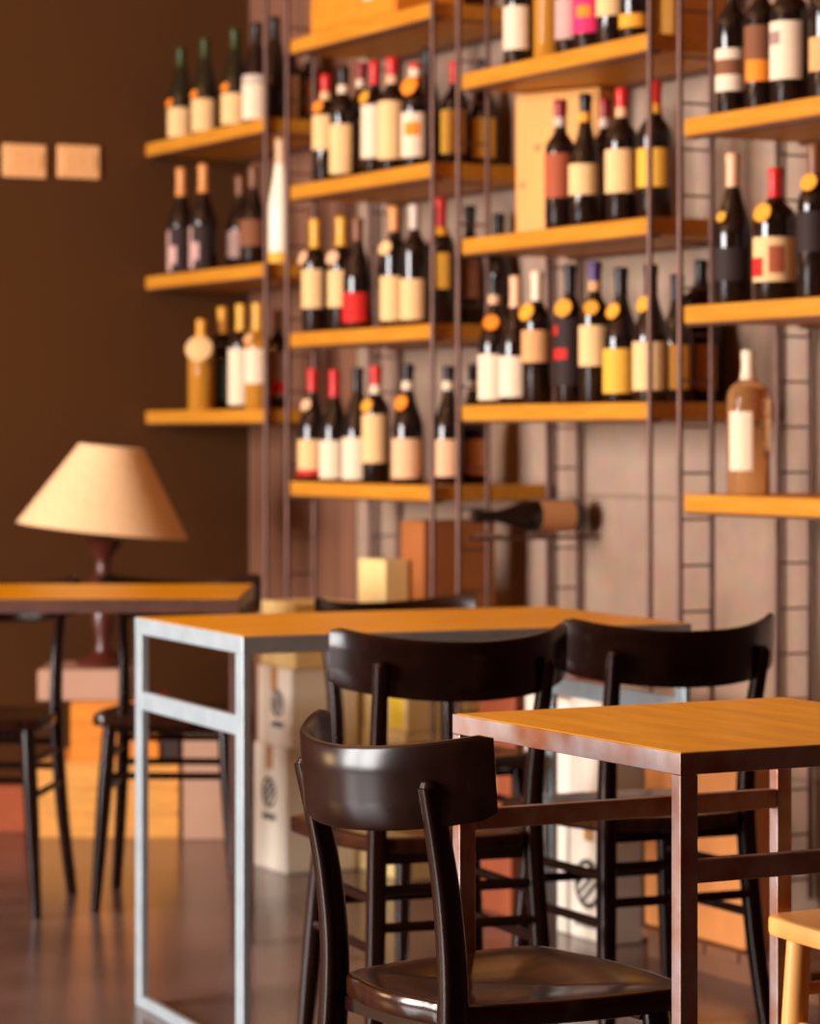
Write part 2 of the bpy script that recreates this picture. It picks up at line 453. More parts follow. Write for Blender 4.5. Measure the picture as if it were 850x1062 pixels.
row(0, 0, 'bottom', 'dark-wall', [
    A(x=209, t=332, k='flask', g='amber', r=.040, tag=('cream', 362, .040), c='gold', n='amber flask behind a big round cream tag'),
    A(x=231, t=319, g='dark', c='gold', ch=.25, l=('teal', 374, 416), d=.11, n='gold-capped bottle with teal label'),
    A(x=250, t=316, g='dark', c='yellow', ch=.25, l=('white', 362, 420), d=.08, n='yellow-capped bottle with tall white label'),
    A(x=267, t=315, g='amber', c='yellow', ch=.25, l=('white', 362, 398), d=.08, tag=('beige', 352, .017), n='yellow-capped amber bottle with white label'),
    A(x=288, t=322, g='dark', c='brown', l=('grey', 365, 412), ex=[('red', 396, 408, -60, 60)], d=.14, n='brown-topped bottle with red striped label'),
])
# second bay
row(1, 2, 'upper', 'crate-topped', [
    A(x=338, t=78, c='red', l=('cream', 118, 156), tag=('orange', 112, .017), col=('cream', 100), n='red-capped bottle with orange tag'),
    A(x=356, t=70, c='black', l=('cream', 130, 181), col=('white', 93), n='black-capped bottle with long cream label'),
    A(x=375, t=66, c='darkred', l=('white', 125, 177), col=('white', 87), d=.13, n='dark red capped bottle with white label'),
    A(x=389, t=64, c='red', l=('white', 110, 165), tag=('gold', 102, .018), d=.09, n='red-capped bottle with gold tag'),
    A(x=407, t=60, c='red', l=('cream', 106, 166), col=('pale', 83), n='red-capped bottle with tall cream label'),
    A(x=431, t=66, c='red', l=('white', 118, 164), tag=('orange', 90, .026), ex=[('orange', 128, 142, -5, 60)], col=('white', 76), n='red-capped bottle with big orange tag'),
    A(x=444, t=50, k='hock', c='black', d=.2, n='plain dark slim bottle'),
    A(x=472, t=64, c='red', l=('yellow', 115, 160), d=.2, n='red-capped bottle with yellow label'),
    A(x=502, t=62, k='burgundy', c='black', l=('yellow', 112, 165), d=.27, n='black-capped bottle with yellow label'),
])
row(1, 1, 'lower', 'crate-topped', [
    A(x=327, t=228, c='yellow', ch=.25, l=('cream', 280, 320), tag=('pale', 268, .02), n='yellow-capped bottle with cream label'),
    A(x=354, t=226, c='yellow', ch=.25, l=('cream', 281, 319), tag=('pale', 268, .02), n='yellow-capped bottle with cream label'),
    A(x=371, t=227, k='burgundy', c='brown', l=('red', 304, 335), n='brown-capped bottle with red label'),
    A(x=409, t=215, c='cork', ch=.2, l=('cream', 287, 333), tag=('cream', 258, .02), n='cork-topped bottle with cream label'),
    A(x=430, t=213, c='silver', l=('cream', 290, 332), n='silver-capped bottle with cream label'),
    A(x=457, t=206, c='red', ch=.22, l=('yellow', 263, 300), col=('gold', 240), d=.12, n='red-capped bottle with yellow label'),
    A(x=487, t=214, c='black', l=('brown', 270, 310), d=.22, n='dark bottle with brown label'),
    A(x=517, t=222, k='burgundy', c='black', d=.28, n='plain dark burgundy bottle'),
])
row(1, 0, 'bottom', 'crate-topped', [
    A(x=320, t=383, k='burgundy', c='red', l=('cream', 456, 493), tag=('pale', 420, .017), ex=[('red', 487, 493, -80, 80)], n='red-capped bottle with red-footed cream label'),
    A(x=347, t=384, k='burgundy', c='red', ch=.24, l=('white', 457, 496), n='red-capped bottle with plain white label'),
    A(x=371, t=382, k='hock', c='black', l=('white', 454, 497), d=.04, n='black-capped slim bottle with white label'),
    A(x=390, t=380, c='red', l=('cream', 430, 480), tag=('gold', 421, .018), col=('white', 404), n='red-capped bottle with gold tag'),
    A(x=423, t=378, k='burgundy', c='black', l=('pale', 455, 496), tag=('orange', 418, .02), col=('white', 400), n='black-capped bottle with orange tag'),
    A(x=465, t=380, k='burgundy', c='black', l=('pale', 456, 494), col=('white', 400), d=.13, n='black-capped bottle with pale label'),
    A(x=491, t=378, k='burgundy', c='black', l=('beige', 456, 492), col=('white', 400), d=.2, n='black-capped bottle with beige label'),
])
# third bay
row(2, 2, 'top', 'pine-case', [
    A(x=538, t=-62, H=.30, c='pale', l=('white', 8, 53), n='bottle with tall white label'),
    A(x=556, t=-62, H=.30, g='amber', c='gold', l=('cream', 0, 45), d=.12, n='amber bottle with cream label'),
    A(x=569, t=-62, H=.30, g='amber', c='gold', d=.09, n='amber bottle without label'),
    A(x=592, t=-62, H=.30, c='black', l=('pinkgrey', 0, 42), n='bottle with dusty pink label'),
    A(x=612, t=-62, H=.30, k='burgundy', c='black', l=('pink', 0, 36), ex=[('orange', 8, 20, -20, 30)], n='bottle with bright pink label'),
    A(x=635, t=-62, H=.30, c='black', l=('cream', -20, 18), n='bottle with cream label'),
    A(x=659, t=-62, H=.30, c='black', l=('gold', 16, 30), n='bottle with small gold label'),
])
row(2, 1, 'middle', 'pine-case', [
    A(x=581, t=104, c='darkred', l=('rust', 160, 206), col=('silver', 127), d=.08, n='dark red capped bottle with rust label'),
    A(x=607, t=98, k='burgundy', c='black', l=('cream', 160, 203), col=('gold', 122), d=.08, r=.0385, n='black-capped bottle with cream label'),
    A(x=628, t=103, c='darkred', l=('rust', 160, 200), col=('silver', 128), d=.16, n='dark red capped bottle behind the others'),
    A(x=645, t=92, c='red', l=('cream', 156, 201), col=('pale', 117), d=.08, r=.0385, n='red-capped bottle with large cream label'),
    A(x=679, t=85, c='red', l=('yellow', 155, 195), col=('gold', 113), d=.10, r=.040, n='red-capped bottle with yellow label'),
])
row(2, 0, 'bottom', 'pine-case', [
    A(x=513, t=288, k='burgundy', c='black', l=('white', 368, 415), tag=('orange', 335, .02), col=('pale', 311), n='black-capped bottle with orange tag'),
    A(x=535, t=287, k='burgundy', c='pale', ch=.24, l=('white', 370, 412), n='beige-capped bottle with white label'),
    A(x=557, t=282, c='white', ch=.22, l=('beige', 343, 376), tag=('gold', 324, .022), n='white-capped bottle with beige label'),
    A(x=591, t=275, c='black', l=('dark', 330, 400), tag=('gold', 320, .022), ex=[('red', 338, 348, -60, -20), ('red', 362, 373, -50, 20)], n='black-capped bottle with red spots'),
    A(x=617, t=272, c='purple', ch=.14, l=('cream', 338, 380), tag=('gold', 320, .018), col=('beige', 297), n='purple-capped bottle with cream label'),
    A(x=644, t=278, k='burgundy', c='black', l=('yellow', 362, 408), tag=('gold', 323, .019), n='black-capped bottle with pale yellow label'),
    A(x=675, t=275, k='burgundy', c='black', l=('cream', 355, 405), tag=('gold', 316, .019), n='black-capped bottle with wide cream label'),
    A(x=702, t=285, k='burgundy', c='black', l=('ochre', 358, 404), d=.19, n='black-capped bottle with ochre label'),
    A(x=727, t=270, k='flask', c='black', l=('ochre', 358, 405), d=.26, r=.052, n='broad dark bottle with ochre label'),
])
# fourth bay
row(3, 2, 'upper', 'rose-bottle', [
    A(x=759, t=-18, H=.31, c='gold', l=('white', 52, 96), ex=[('brown', 63, 79, -70, 70)], r=.0345, n='bottle with brown-banded white label'),
    A(x=789, t=-24, H=.31, c='gold', l=('brown', 28, 86), ex=[('orange', 64, 86, -20, 70)], r=.0345, n='bottle with orange and brown label'),
    A(x=819, t=-30, H=.31, c='gold', l=('white', 24, 84), r=.041, ex=[('grey', 34, 48, -50, -5)], arc=60, n='broad bottle with tall white label'),
    A(x=858, t=-34, H=.31, c='gold', l=('beige', 40, 75), n='bottle with beige label'),
])
row(3, 1, 'lower', 'rose-bottle', [
    A(x=760, t=160, k='burgundy', c='pale', ch=.22, l=('dark', 258, 292), tag=('gold', 226, .012), r=.042, n='cork-topped black bottle'),
    A(x=804, t=175, c='red', ch=.22, l=('cream', 247, 293), tag=('gold', 222, .021), r=.046, ex=[('red', 268, 288, -70, -10), ('rust', 256, 284, 5, 45)], n='red-capped broad bottle with red picture label'),
    A(x=845, t=150, c='brown', l=('dark', 220, 262), tag=('gold', 190, .019), n='brown-capped bottle with dark label'),
])
row(3, 0, 'lowest', 'rose-bottle', [
    A(x=776, t=364, k='flask', g='rose', c='white', ch=.2, l=('white', 427, 488), r=.046, d=.09, arc=34, n='clear peach bottle with white cap'),
])
# the bottle lying in its cradle, neck towards the room
bt = bottle('wine_bottle', 'dark bottle with beige label lying on its side under the shelves', 'burgundy', 'dark', 0.30, 0.041,
            (-6.299, YF+0.305, 0.9185), 'black', 0.2, ('beige', 0.03, 0.125), arc=150, az=R(-90))
bt.rotation_euler = (R(90), 0, 0)
bt['group'] = 'wine bottles on the wall shelves'

# ------------------------------------------------------------------ boxes
def carton(name, label, loc, w, d, h, m, rz=0, group='wine cartons stacked along the wall', tape=True, cat='box', sticker=None):
    """loc: front left bottom corner; w along local x, d into local +y"""
    t = thing(name, label, cat, loc, rz, group)
    b = MB(); b.box(0, w, 0, d, 0.0005, h-0.001)
    b.build('box_body', m, t, bevel=0.004)
    b = MB(); b.box(0.001, w-0.001, 0.001, d*0.5-0.002, h-0.002, h+0.001); b.build('top_flap', m, t)
    b = MB(); b.box(0.001, w-0.001, d*0.5+0.002, d-0.001, h-0.002, h+0.001); b.build('top_flap', m, t)
    if tape:
        b = MB(); b.box(w*0.5-0.02, w*0.5+0.02, -0.0008, 0.0, h-0.06, h)
        b.build('packing_tape', M_TAPE, t)
    return t
def front(px, D): return on_y(px, D)[0]

def logo(t, x, z, r):
    b = MB()
    Mx = Matrix.Translation((x, -0.0009, z)) @ Matrix.Rotation(R(90), 4, 'X')
    n = 28
    for (ra, rb) in ((r*0.78, r),):
        vs = [Mx @ Vector((q*math.cos(2*math.pi*i/n), q*math.sin(2*math.pi*i/n), zz)) for zz in (0, 0.0006) for q in (ra, rb) for i in range(n)]
        fs = []
        for i in range(n):
            j = (i+1) % n
            fs += [(2*n+i, 2*n+j, 3*n+j, 3*n+i), (i, n+i, n+j, j), (n+i, 3*n+i, 3*n+j, n+j), (i, j, 2*n+j, 2*n+i)]
        b.add(vs, fs)
    for k in (-0.42, -0.05, 0.32):
        M2 = Matrix.Translation((x, 0, z)) @ Matrix.Rotation(R(-38), 4, 'Y')
        b.box(-r*0.72, r*0.72, -0.0012, -0.0004, r*k, r*(k+0.2), M2)
    for i in range(5):
        b.box(x-r*0.95+i*r*0.4, x-r*0.95+i*r*0.4+r*0.3, -0.0012, -0.0004, z-r*1.75, z-r*1.35)
    b.build('printed_logo', M_INK, t)

D1 = 3.25
x = front(262, D1)
t = carton('carton', 'white printed carton on the floor near the dark wall corner', (x, D1, 0), 0.20, 0.2, 0.32, M_WHITEC)
logo(t, 0.1, 0.2, 0.04)
t = carton('carton', 'white printed carton in the middle of the corner stack', (x+0.02, D1+0.005, 0.3215), 0.20, 0.19, 0.2, M_WHITEC)
logo(t, 0.12, 0.11, 0.035)
carton('carton', 'cream carton topping the stack near the dark wall corner', (x+0.03, D1+0.01, 0.5235), 0.20, 0.18, 0.165, M_CREAMC, tape=False)
D2 = 3.46
x = front(366, D2)
carton('carton', 'cream carton on the floor behind the middle steel table', (x, D2, 0), 0.285, 0.34, 0.37, M_CREAMC)
t = carton('carton', 'cream carton with a yellow sticker, behind the middle table', (x, D2+0.005, 0.3715), 0.285, 0.33, 0.275, M_CREAMC, tape=False)
b = MB(); b.box(0.20, 0.265, -0.0009, 0, 0.01, 0.12); b.build('sticker', M_YELST, t)
carton('box', 'small cream box resting atop the larger cream cartons', (x+0.005, D2+0.012, 0.648), 0.15, 0.07, 0.15, M_CREAMC, tape=False)
carton('carton', 'tall brown carton beside the small cream box', (front(415, 3.55), 3.55, 0.648), 0.125, 0.21, 0.25, M_KRAFTD, tape=False)
D3 = 3.42
x = front(492, D3)
carton('carton', 'red-brown carton on the floor beside the white cartons', (x, D3, 0), 0.17, 0.3, 0.33, M_KRAFTR)
carton('carton', 'red-brown carton stacked on another red-brown one', (x+0.003, D3+0.01, 0.3315), 0.17, 0.28, 0.2, M_KRAFTR, tape=False)
D4 = 3.42
x = front(540, D4)
carton('carton', 'white carton on the floor, under the narrower white one', (x, D4, 0), 0.205, 0.3, 0.27, M_WHITEC)
t = carton('carton', 'white carton atop the narrower white stack', (x, D4+0.01, 0.2715), 0.205, 0.28, 0.25, M_WHITEC)
x = front(590, D4)
t = carton('carton', 'white carton printed with a black round striped emblem', (x, D4, 0), 0.168, 0.088, 0.28, M_WHITEC)
logo(t, 0.08, 0.125, 0.055)
t = carton('carton', 'white carton stacked on the one with the striped emblem', (x+0.003, D4+0.003, 0.2815), 0.162, 0.082, 0.25, M_WHITEC, tape=False)
x = front(664, D4-0.01)
pl = thing('pallet', 'low brown wooden pallet under the orange-brown carton', 'pallet', (x, D4-0.01, 0))
for k in range(3):
    b = MB(); b.box(0, 0.62, 0.02+k*0.15, 0.10+k*0.15, 0, 0.0445); b.build('runner', M_PALLET, pl)
for k in range(5):
    b = MB(); b.box(0.002+k*0.124, 0.118+k*0.124, 0, 0.42, 0.045, 0.065); b.build('deck_board', M_PALLET, pl)
carton('carton', 'flat orange-brown carton standing on the low pallet', (front(668, 3.435), 3.435, 0.0655), 0.38, 0.066, 0.37, M_KRAFT)

def crate(name, label, loc, w, d, h, m, rz=0, slats=3, group='wooden crates by the dark wall', cat='crate'):
    t = thing(name, label, cat, loc, rz, group)
    g = 0.006; sh = (h - g*(slats-1))/slats
    b = MB()
    for k in range(slats):
        z0 = k*(sh+g)
        b.box(0, w, 0, 0.012, z0, z0+sh)
    b.box(0.01, w-0.01, 0.004, 0.0118, 0.001, h-0.001)
    b.build('front_slats', m, t)
    b = MB(); b.box(0, w, d-0.012, d, 0, h); b.build('rear_panel', m, t)
    b = MB(); b.box(0.0, 0.014, 0.0125, d-0.0125, 0, h); b.build('end_panel', m, t)
    b = MB(); b.box(w-0.014, w, 0.0125, d-0.0125, 0, h)
    b.build('end_panel', m, t, bevel=0.0015)
    b = MB(); b.box(0.0145, w-0.0145, 0.0125, d-0.0125, 0.002, 0.012); b.build('bottom_board', m, t)
    b = MB(); b.box(0.002, w-0.002, 0.002, d-0.002, h+0.0005, h+0.010); b.build('lid', m, t, bevel=0.0015)
    return t
# crates by the dark wall face the room (+x): local x runs along world +y
XC = -7.69
def wyd(px, X=XC):
    k = (px - CX)/F
    Z = X/(k*S - C)
    return Z*(k*C + S)
RZ = math.atan2(C, S)
def pile(px, Z, z):
    x_, y_ = c2w((px - CX)/F*Z, Z); return (x_, y_, z)
crate('crate', 'wide yellow pine crate on the floor by the dark wall', pile(35, 8.22, 0), 0.402, 0.36, 0.20, M_CRATE, RZ)
crate('crate', 'orange pine crate stacked on the wide yellow crate', pile(73, 8.24, 0.211), 0.245, 0.34, 0.155, M_CRATEO, RZ)
carton('box', 'flat dusty pink carton under the table lamp', pile(39, 8.23, 0.3775), 0.262, 0.33, 0.085, M_PINKC, RZ, 'boxes by the dark wall', tape=False)
carton('box', 'small dark block standing for the shaded opening beside the orange pine crate', pile(167, 8.25, 0.211), 0.052, 0.2, 0.07, M_DARKGAP, RZ, 'boxes by the dark wall', tape=False)  # dark block put in for the shade inside a crate opening
carton('box', 'dusty beige carton on the floor between crate and shelves', pile(190, 8.16, 0), 0.135, 0.2, 0.30, M_PINKC, RZ, 'boxes by the dark wall', tape=False)
carton('box', 'low red-brown box on the floor beside the wide yellow crate', pile(-44, 8.30, 0), 0.19, 0.25, 0.13, M_KRAFTR, RZ, 'boxes by the dark wall', tape=False)

# wine cases on the shelves
z = Z_EVEN[3]
t = thing('wine_case', 'orange wooden wine case on the highest shelf of the second bay', 'wine case', (front(322, YF+0.04), YF+0.04, z+0.0005), 0, 'wooden wine cases on the shelves')
b = MB(); b.box(0, 0.5, 0, 0.2, 0, 0.30); b.build('case_body', M_CRATEO, t, bevel=0.003)
b = MB(); b.box(0.012, 0.488, -0.004, -0.0003, 0.012, 0.288); b.build('sliding_lid', M_CRATEO, t, bevel=0.001)
b = MB(); b.box(0.33, 0.39, -0.006, -0.0043, 0.06, 0.12); b.build('paper_label', paper('white'), t)
z = Z_ODD[1]
cx, s = on_y(571, YF+0.2)
t = thing('wine_case', 'pale pine wine case standing upright behind the middle shelf bottles', 'wine case', (max(cx, -6.230), YF+0.20, z+0.0005), R(24), 'wooden wine cases on the shelves')
b = MB(); b.box(-0.125, 0.125, 0, 0.075, 0, 0.362); b.build('case_body', M_PINE, t, bevel=0.002)
b = MB(); b.box(-0.117, 0.117, -0.005, -0.0003, 0.008, 0.354); b.build('sliding_lid', M_PINE, t, bevel=0.001)
for (kx, kz, r) in ((-0.055, 0.225, 0.008), (-0.10, 0.135, 0.007), (0.03, 0.31, 0.006), (-0.03, 0.06, 0.005)):
    b = MB(); b.lathe([(0, 0), (r, 0), (r, 0.0006), (0, 0.0006)], 16, M=Matrix.Translation((kx, -0.0052, kz)) @ Matrix.Rotation(R(90), 4, 'X'))
    b.build('wood_knot', M_KNOT, t)
z = Z_ODD[2]
cx, s = on_y(692, YF+0.22)
t = thing('wine_case', 'small wooden case at the end of the pine-case bay top shelf', 'wine case', (min(cx, -5.50-0.13), YF+0.17, z+0.0005), 0, 'wooden wine cases on the shelves')
b = MB(); b.box(0, 0.12, 0, 0.15, 0, 0.2); b.build('case_body', M_PINE, t, bevel=0.002)
b = MB(); b.box(0.006, 0.114, -0.004, -0.0003, 0.006, 0.194); b.build('sliding_lid', M_PINE, t)

# ------------------------------------------------------------------ tables
def table(label, cx, cy, yaw, L, W, T, msteel, leg=(0.015, 0.04), apron=0.032, bar=(0.58, 0.617), barh=None, group='steel-framed tables with amber plywood tops'):
    """long side on local x; the leg frames stand at both local-x ends"""
    t = thing('bistro_table', label, 'table', (cx, cy, 0), yaw, group)
    a, w = L/2, W/2
    b = MB(); b.box(-a+0.003, a-0.003, -w+0.003, w-0.003, T-0.014, T); b.build('table_top', M_TOP, t, bevel=0.0015)
    b = MB(); e = 0.003; z0 = T-apron; z1 = T-0.0006
    b.box(-a, a, -w, -w+e, z0, z1); b.box(-a, a, w-e, w, z0, z1); b.box(-a, -a+e, -w+e, w-e, z0, z1); b.box(a-e, a, -w+e, w-e, z0, z1)
    b.build('frame_rim', msteel, t, bevel=0.0008)
    lx, ly = leg
    for sx in (-1, 1):
        for sy in (-1, 1):
            b = MB(); x0, x1 = sorted((sx*a, sx*(a-lx))); y0, y1 = sorted((sy*w, sy*(w-ly)))
            b.box(x0, x1, y0, y1, 0, z0-0.0003); b.build('leg', msteel, t, bevel=0.0015)
        x0, x1 = sorted((sx*(a-0.001), sx*(a-lx+0.001)))
        b = MB(); b.box(x0, x1, -w+ly, w-ly, bar[0], bar[1]); b.build('crossbar', msteel, t, bevel=0.0015)
        b = MB(); b.box(x0, x1, -w+ly, w-ly, 0.0, 0.022); b.build('foot_rail', msteel, t, bevel=0.0015)
    return t
T = 0.761
# front table: its leg frames stand on the near and far sides (normal along world x)
fx0, fy0 = on_z(468.8, 740.1, T); nx0, ny0 = on_z(707, 780.9, T); rx0, ry0 = on_z(811, 722.5, T)
c3 = ((nx0 + rx0)/2, (ny0 + ry0)/2)
table('square amber-topped table with rusty steel legs, nearest the camera', c3[0], c3[1], 0, math.hypot(nx0-fx0, ny0-fy0), math.hypot(rx0-fx0, ry0-fy0), T,
      M_RUST, leg=(0.019, 0.024), apron=0.0255, bar=(0.612, 0.638))
# middle table
ax_, ay_ = on_z(131.3, 639.8, T); bx_, by_ = on_z(251.8, 659.9, T); gx, gy = on_z(735.3, 648, T)
yaw2 = R(90 - 4.5)
u = (math.cos(yaw2), math.sin(yaw2)); v = (-u[1], u[0])
# near-left corner B fixed; local x points away along u, local y along v (towards -x)
L2, W2 = 0.905, 0.61
c2 = (bx_ + u[0]*L2/2 + v[0]*W2/2, by_ + u[1]*L2/2 + v[1]*W2/2)
table('long amber-topped table with silvery steel legs, in the middle', c2[0], c2[1], yaw2, L2, W2, T, M_STEEL, leg=(0.015, 0.04), apron=0.032, bar=(0.582, 0.617))
# back left table, square on to the camera
a1 = c2w(-0.372, 6.45)
yaw1 = math.atan2(C, S)      # local x -> camera right
u = c2w(1, 0); v = c2w(0, 1)
L1, W1 = 0.95, 0.64
c1 = (a1[0] - u[0]*L1/2 + v[0]*W1/2, a1[1] - u[1]*L1/2 + v[1]*W1/2)
table('amber-topped table in front of the lamp, partly cut by the frame', c1[0], c1[1], math.atan2(u[1], u[0]), L1, W1, T, M_BROWNSTEEL, leg=(0.02, 0.035), apron=0.032, bar=(0.582, 0.617))

# ------------------------------------------------------------------ chairs
def rrect(w, d, r=0.4, n=4):
    """rounded rectangle section"""
    w /= 2; d /= 2; q = min(w, d)*2*r; pts = []
    for cx_, cy_, a0 in ((w-q, d-q, 0), (-w+q, d-q, 90), (-w+q, -d+q, 180), (w-q, -d+q, 270)):
        for k in range(n+1):
            a = R(a0 + 90*k/n); pts.append((cx_ + q*math.cos(a), cy_ + q*math.sin(a)))
    return pts

def lerp_path(keys, n):
    """Catmull-Rom through keys"""
    P = [Vector(k) for k in keys]; out = []
    P = [P[0]*2-P[1]] + P + [P[-1]*2-P[-2]]
    for i in range(1, len(P)-2):
        for k in range(n):
            t = k/n; p0, p1, p2, p3 = P[i-1:i+3]
            out.append(0.5*((2*p1) + (-p0+p2)*t + (2*p0-5*p1+4*p2-p3)*t*t + (-p0+3*p1-3*p2+p3)*t**3))
    out.append(P[-2]); return out

def seat_mb(wf, wr, d, th, zt, dish, rc=0.07, bow=0.012):
    """rounded trapezoid seat, +y is the front"""
    corners = [(wf/2, d/2), (-wf/2, d/2), (-wr/2, -d/2), (wr/2, -d/2)]
    out = []
    for i in range(4):
        p = Vector(corners[i]); a = Vector(corners[i-1]); c_ = Vector(corners[(i+1) % 4])
        r = rc if i in (0, 1) else rc*1.1
        pa = p + (a-p).normalized()*r; pc = p + (c_-p).normalized()*r
        for k in range(9):
            t = k/8; out.append(pa*(1-t)**2 + p*2*t*(1-t) + pc*t*t)
        for k in range(1, 6):
            n_ = Vector(corners[(i+1) % 4]); pn = n_ + (p-n_).normalized()*(rc if (i+1) % 4 in (0, 1) else rc*1.1)
            t = k/6; q = pc*(1-t) + pn*t
            nrm = Vector((pc-pn)).orthogonal().normalized()
            if nrm.dot(q) < 0: nrm = -nrm
            out.append(q + nrm*bow*4*t*(1-t))
    n = len(out); mb = MB(); vs = []; rows = []
    e = 0.005
    prof = [(0.12, zt), (0.3, zt), (0.5, zt), (0.7, zt), (0.86, zt), (0.95, zt)]
    for q, z_ in prof:
        rows.append(list(range(len(vs), len(vs)+n)))
        f = max(0.0, 1 - (q/0.9)**2)
        for p in out:
            x_, y_ = p.x*q, p.y*q
            vs.append((x_, y_ , z_ - dish*f*f*(1.0 if y_ < 0.06 else max(0.3, 1-(y_-0.06)*4))))
    m_ = max(wf, d)/2
    for off, z_ in ((-e, zt), (-e*0.3, zt-e*0.3), (0, zt-e), (0, zt-th+e), (-e*0.3, zt-th+e*0.3), (-e, zt-th)):
        rows.append(list(range(len(vs), len(vs)+n)))
        for p in out:
            l = p.length; vs.append((p.x*(l+off)/l, p.y*(l+off)/l, z_))
    fs = []
    for A_, B_ in zip(rows, rows[1:]):
        for i in range(n):
            j = (i+1) % n; fs.append((A_[i], A_[j], B_[j], B_[i]))
    vs.append((0, 0, zt-dish)); k = len(vs)-1
    for i in range(n): fs.append((k, rows[0][(i+1) % n], rows[0][i]))
    fs.append(tuple(rows[-1]))
    mb.add(vs, fs)
    return mb

ZS = 0.46
def panel_mb(chord, sag, h, th, zc, y_apex, tilt, smile=0.0):
    Rr = (chord*chord/4 + sag*sag)/(2*sag); ha = math.asin(chord/2/Rr)
    n = 28; mb = MB(); vs = []; rows = []
    for i in range(n+1):
        f = -1 + 2*i/n; a = ha*f
        ed = min(1.0, (1-abs(f))/0.10)                       # rounded corners at both ends
        hh = h/2*(0.86 + 0.14*math.sqrt(max(0, 1-(1-ed)**2)))
        tt = th/2
        sec = []
        for (oy, oz) in ((-tt, -hh+.004), (-tt*.5, -hh), (tt*.5, -hh), (tt, -hh+.004), (tt, -hh*.3), (tt, hh*.3), (tt, hh-.004), (tt*.5, hh), (-tt*.5, hh), (-tt, hh-.004), (-tt, hh*.3), (-tt, -hh*.3)):
            rr = Rr - oy
            x_ = rr*math.sin(a); y_ = Rr - rr*math.cos(a)    # apex at 0, ends forward (+y)
            # tilt back about x
            y2 = y_*math.cos(tilt) - oz*math.sin(tilt); z2 = y_*math.sin(tilt) + oz*math.cos(tilt)
            sec.append((x_, y_apex + y2, zc + z2 + smile*f*f))
        rows.append(list(range(len(vs), len(vs)+len(sec)))); vs += sec
    fs = []; m_ = len(rows[0])
    for A_, B_ in zip(rows, rows[1:]):
        for i in range(m_):
            j = (i+1) % m_; fs.append((A_[i], A_[j], B_[j], B_[i]))
    fs.append(tuple(reversed(rows[0]))); fs.append(tuple(rows[-1]))
    mb.add(vs, fs); return mb

CHG = 'dark bentwood-backed chairs round the tables'
def make_chair(label, up=0.0, wf=0.360, d=0.330, chord=0.412, apex=-0.236):
    t = thing('dining_chair', label, 'chair', (0, 0, 0), 0, CHG)
    seat_mb(wf, 0.275, d, 0.027, ZS, 0.010, rc=0.05).build('seat', M_SEAT, t, smooth=True)
    # curved backrest, its convex side towards the rear posts
    panel_mb(chord, 0.105, 0.098, 0.012, 0.708+up, apex, R(4), 0.017).build('backrest', M_CHAIR, t, smooth=True)
    for sx in (-1, 1):
        keys = [(sx*0.165, -0.215, 0.0), (sx*0.148, -0.180, 0.22), (sx*0.138, -0.162, 0.44), (sx*0.139, -0.170, 0.58), (sx*0.146, -0.198-up*0.3, 0.719+up)]
        path = lerp_path(keys, 6); n = len(path)
        def sec(i, n=n):
            f = i/(n-1)
            w = 0.0245 + 0.0055*math.sin(math.pi*min(1, f*1.1)) - 0.001*f
            return rrect(w, w*1.12, 0.30, 3)
        b = MB(); b.sweep(path, sec)
        tip = Vector(keys[-1]); 
        b.lathe([(0.0118, -0.002), (0.0095, 0.004), (0.0045, 0.0065), (0, 0.007)], 14, c=tip)
        b.build('rear_leg', M_CHAIR, t, smooth=True)
        b = MB()
        p0 = Vector((sx*0.135, 0.125, ZS-0.026)); p1 = Vector((sx*0.165, 0.160, 0))
        path = [p0 + (p1-p0)*k/8 for k in range(9)]
        rad = [0.0165, 0.0175, 0.0180, 0.0180, 0.0172, 0.0160, 0.0146, 0.0132, 0.0118]
        b.sweep(path, lambda i: [(rad[i]*math.cos(2*math.pi*k/14), rad[i]*math.sin(2*math.pi*k/14)) for k in range(14)])
        b.build('front_leg', M_CHAIR, t, smooth=True)
    def fl(sx, z): f = (ZS-0.026-z)/(ZS-0.026); return Vector((sx*(0.135+0.030*f), 0.125+0.035*f, z))
    def rl(sx, z):
        f = z/0.44; return Vector((sx*(0.165-0.027*f), -0.215+0.053*f, z))
    for sx in (-1, 1):
        for z_ in (0.355, 0.275):
            b = MB(); b.rod(fl(sx, z_), rl(sx, z_+0.004), 0.0085); b.build('stretcher', M_CHAIR, t, smooth=True)
    for z_ in (0.375, 0.315):
        b = MB(); b.rod(rl(-1, z_), rl(1, z_), 0.0085); b.build('stretcher', M_CHAIR, t, smooth=True)
    b = MB(); b.rod(fl(-1, 0.315), fl(1, 0.315), 0.0085); b.build('stretcher', M_CHAIR, t, smooth=True)
    # apron ring that carries the legs under the seat
    b = MB(); b.box(-0.118, 0.118, 0.115, 0.132, ZS-0.045, ZS-0.0275); b.build('seat_rail', M_CHAIR, t)
    b = MB(); b.box(-0.122, 0.122, -0.158, -0.143, ZS-0.045, ZS-0.0275); b.build('seat_rail', M_CHAIR, t)
    return t

def cam_place(X, Z, ang):
    x_, y_ = c2w(X, Z); d = cdir(ang); return (x_, y_, 0), yaw_to(*d)
l, r = cam_place(0.117, 3.602, 59)
c0 = make_chair('dark chair in front with shiny worn seat, tucked under the nearest table', chord=0.388, apex=-0.244)
c0.location = l; c0.rotation_euler = (0, 0, r)
l, r = cam_place(0.020, 5.03, -20)
ch = make_chair('dark chair seen from behind between the nearest and the middle table', 0.026, 0.385, 0.36)
ch.location = l; ch.rotation_euler = (0, 0, r)
l, r = cam_place(0.398, 5.29, -24)
dup(ch, l, r, 'dark chair seen from behind, near the wall end of the middle table')
l, r = cam_place(0.045, 6.17, 150)
dup(c0, l, r, 'dark chair across the middle table, only its back top showing above it')
l, r = cam_place(-1.01, 7.02, 186)
dup(c0, l, r, 'dark chair behind the lamp table, cut by the picture edge')
l, r = cam_place(-0.568, 7.10, 182)
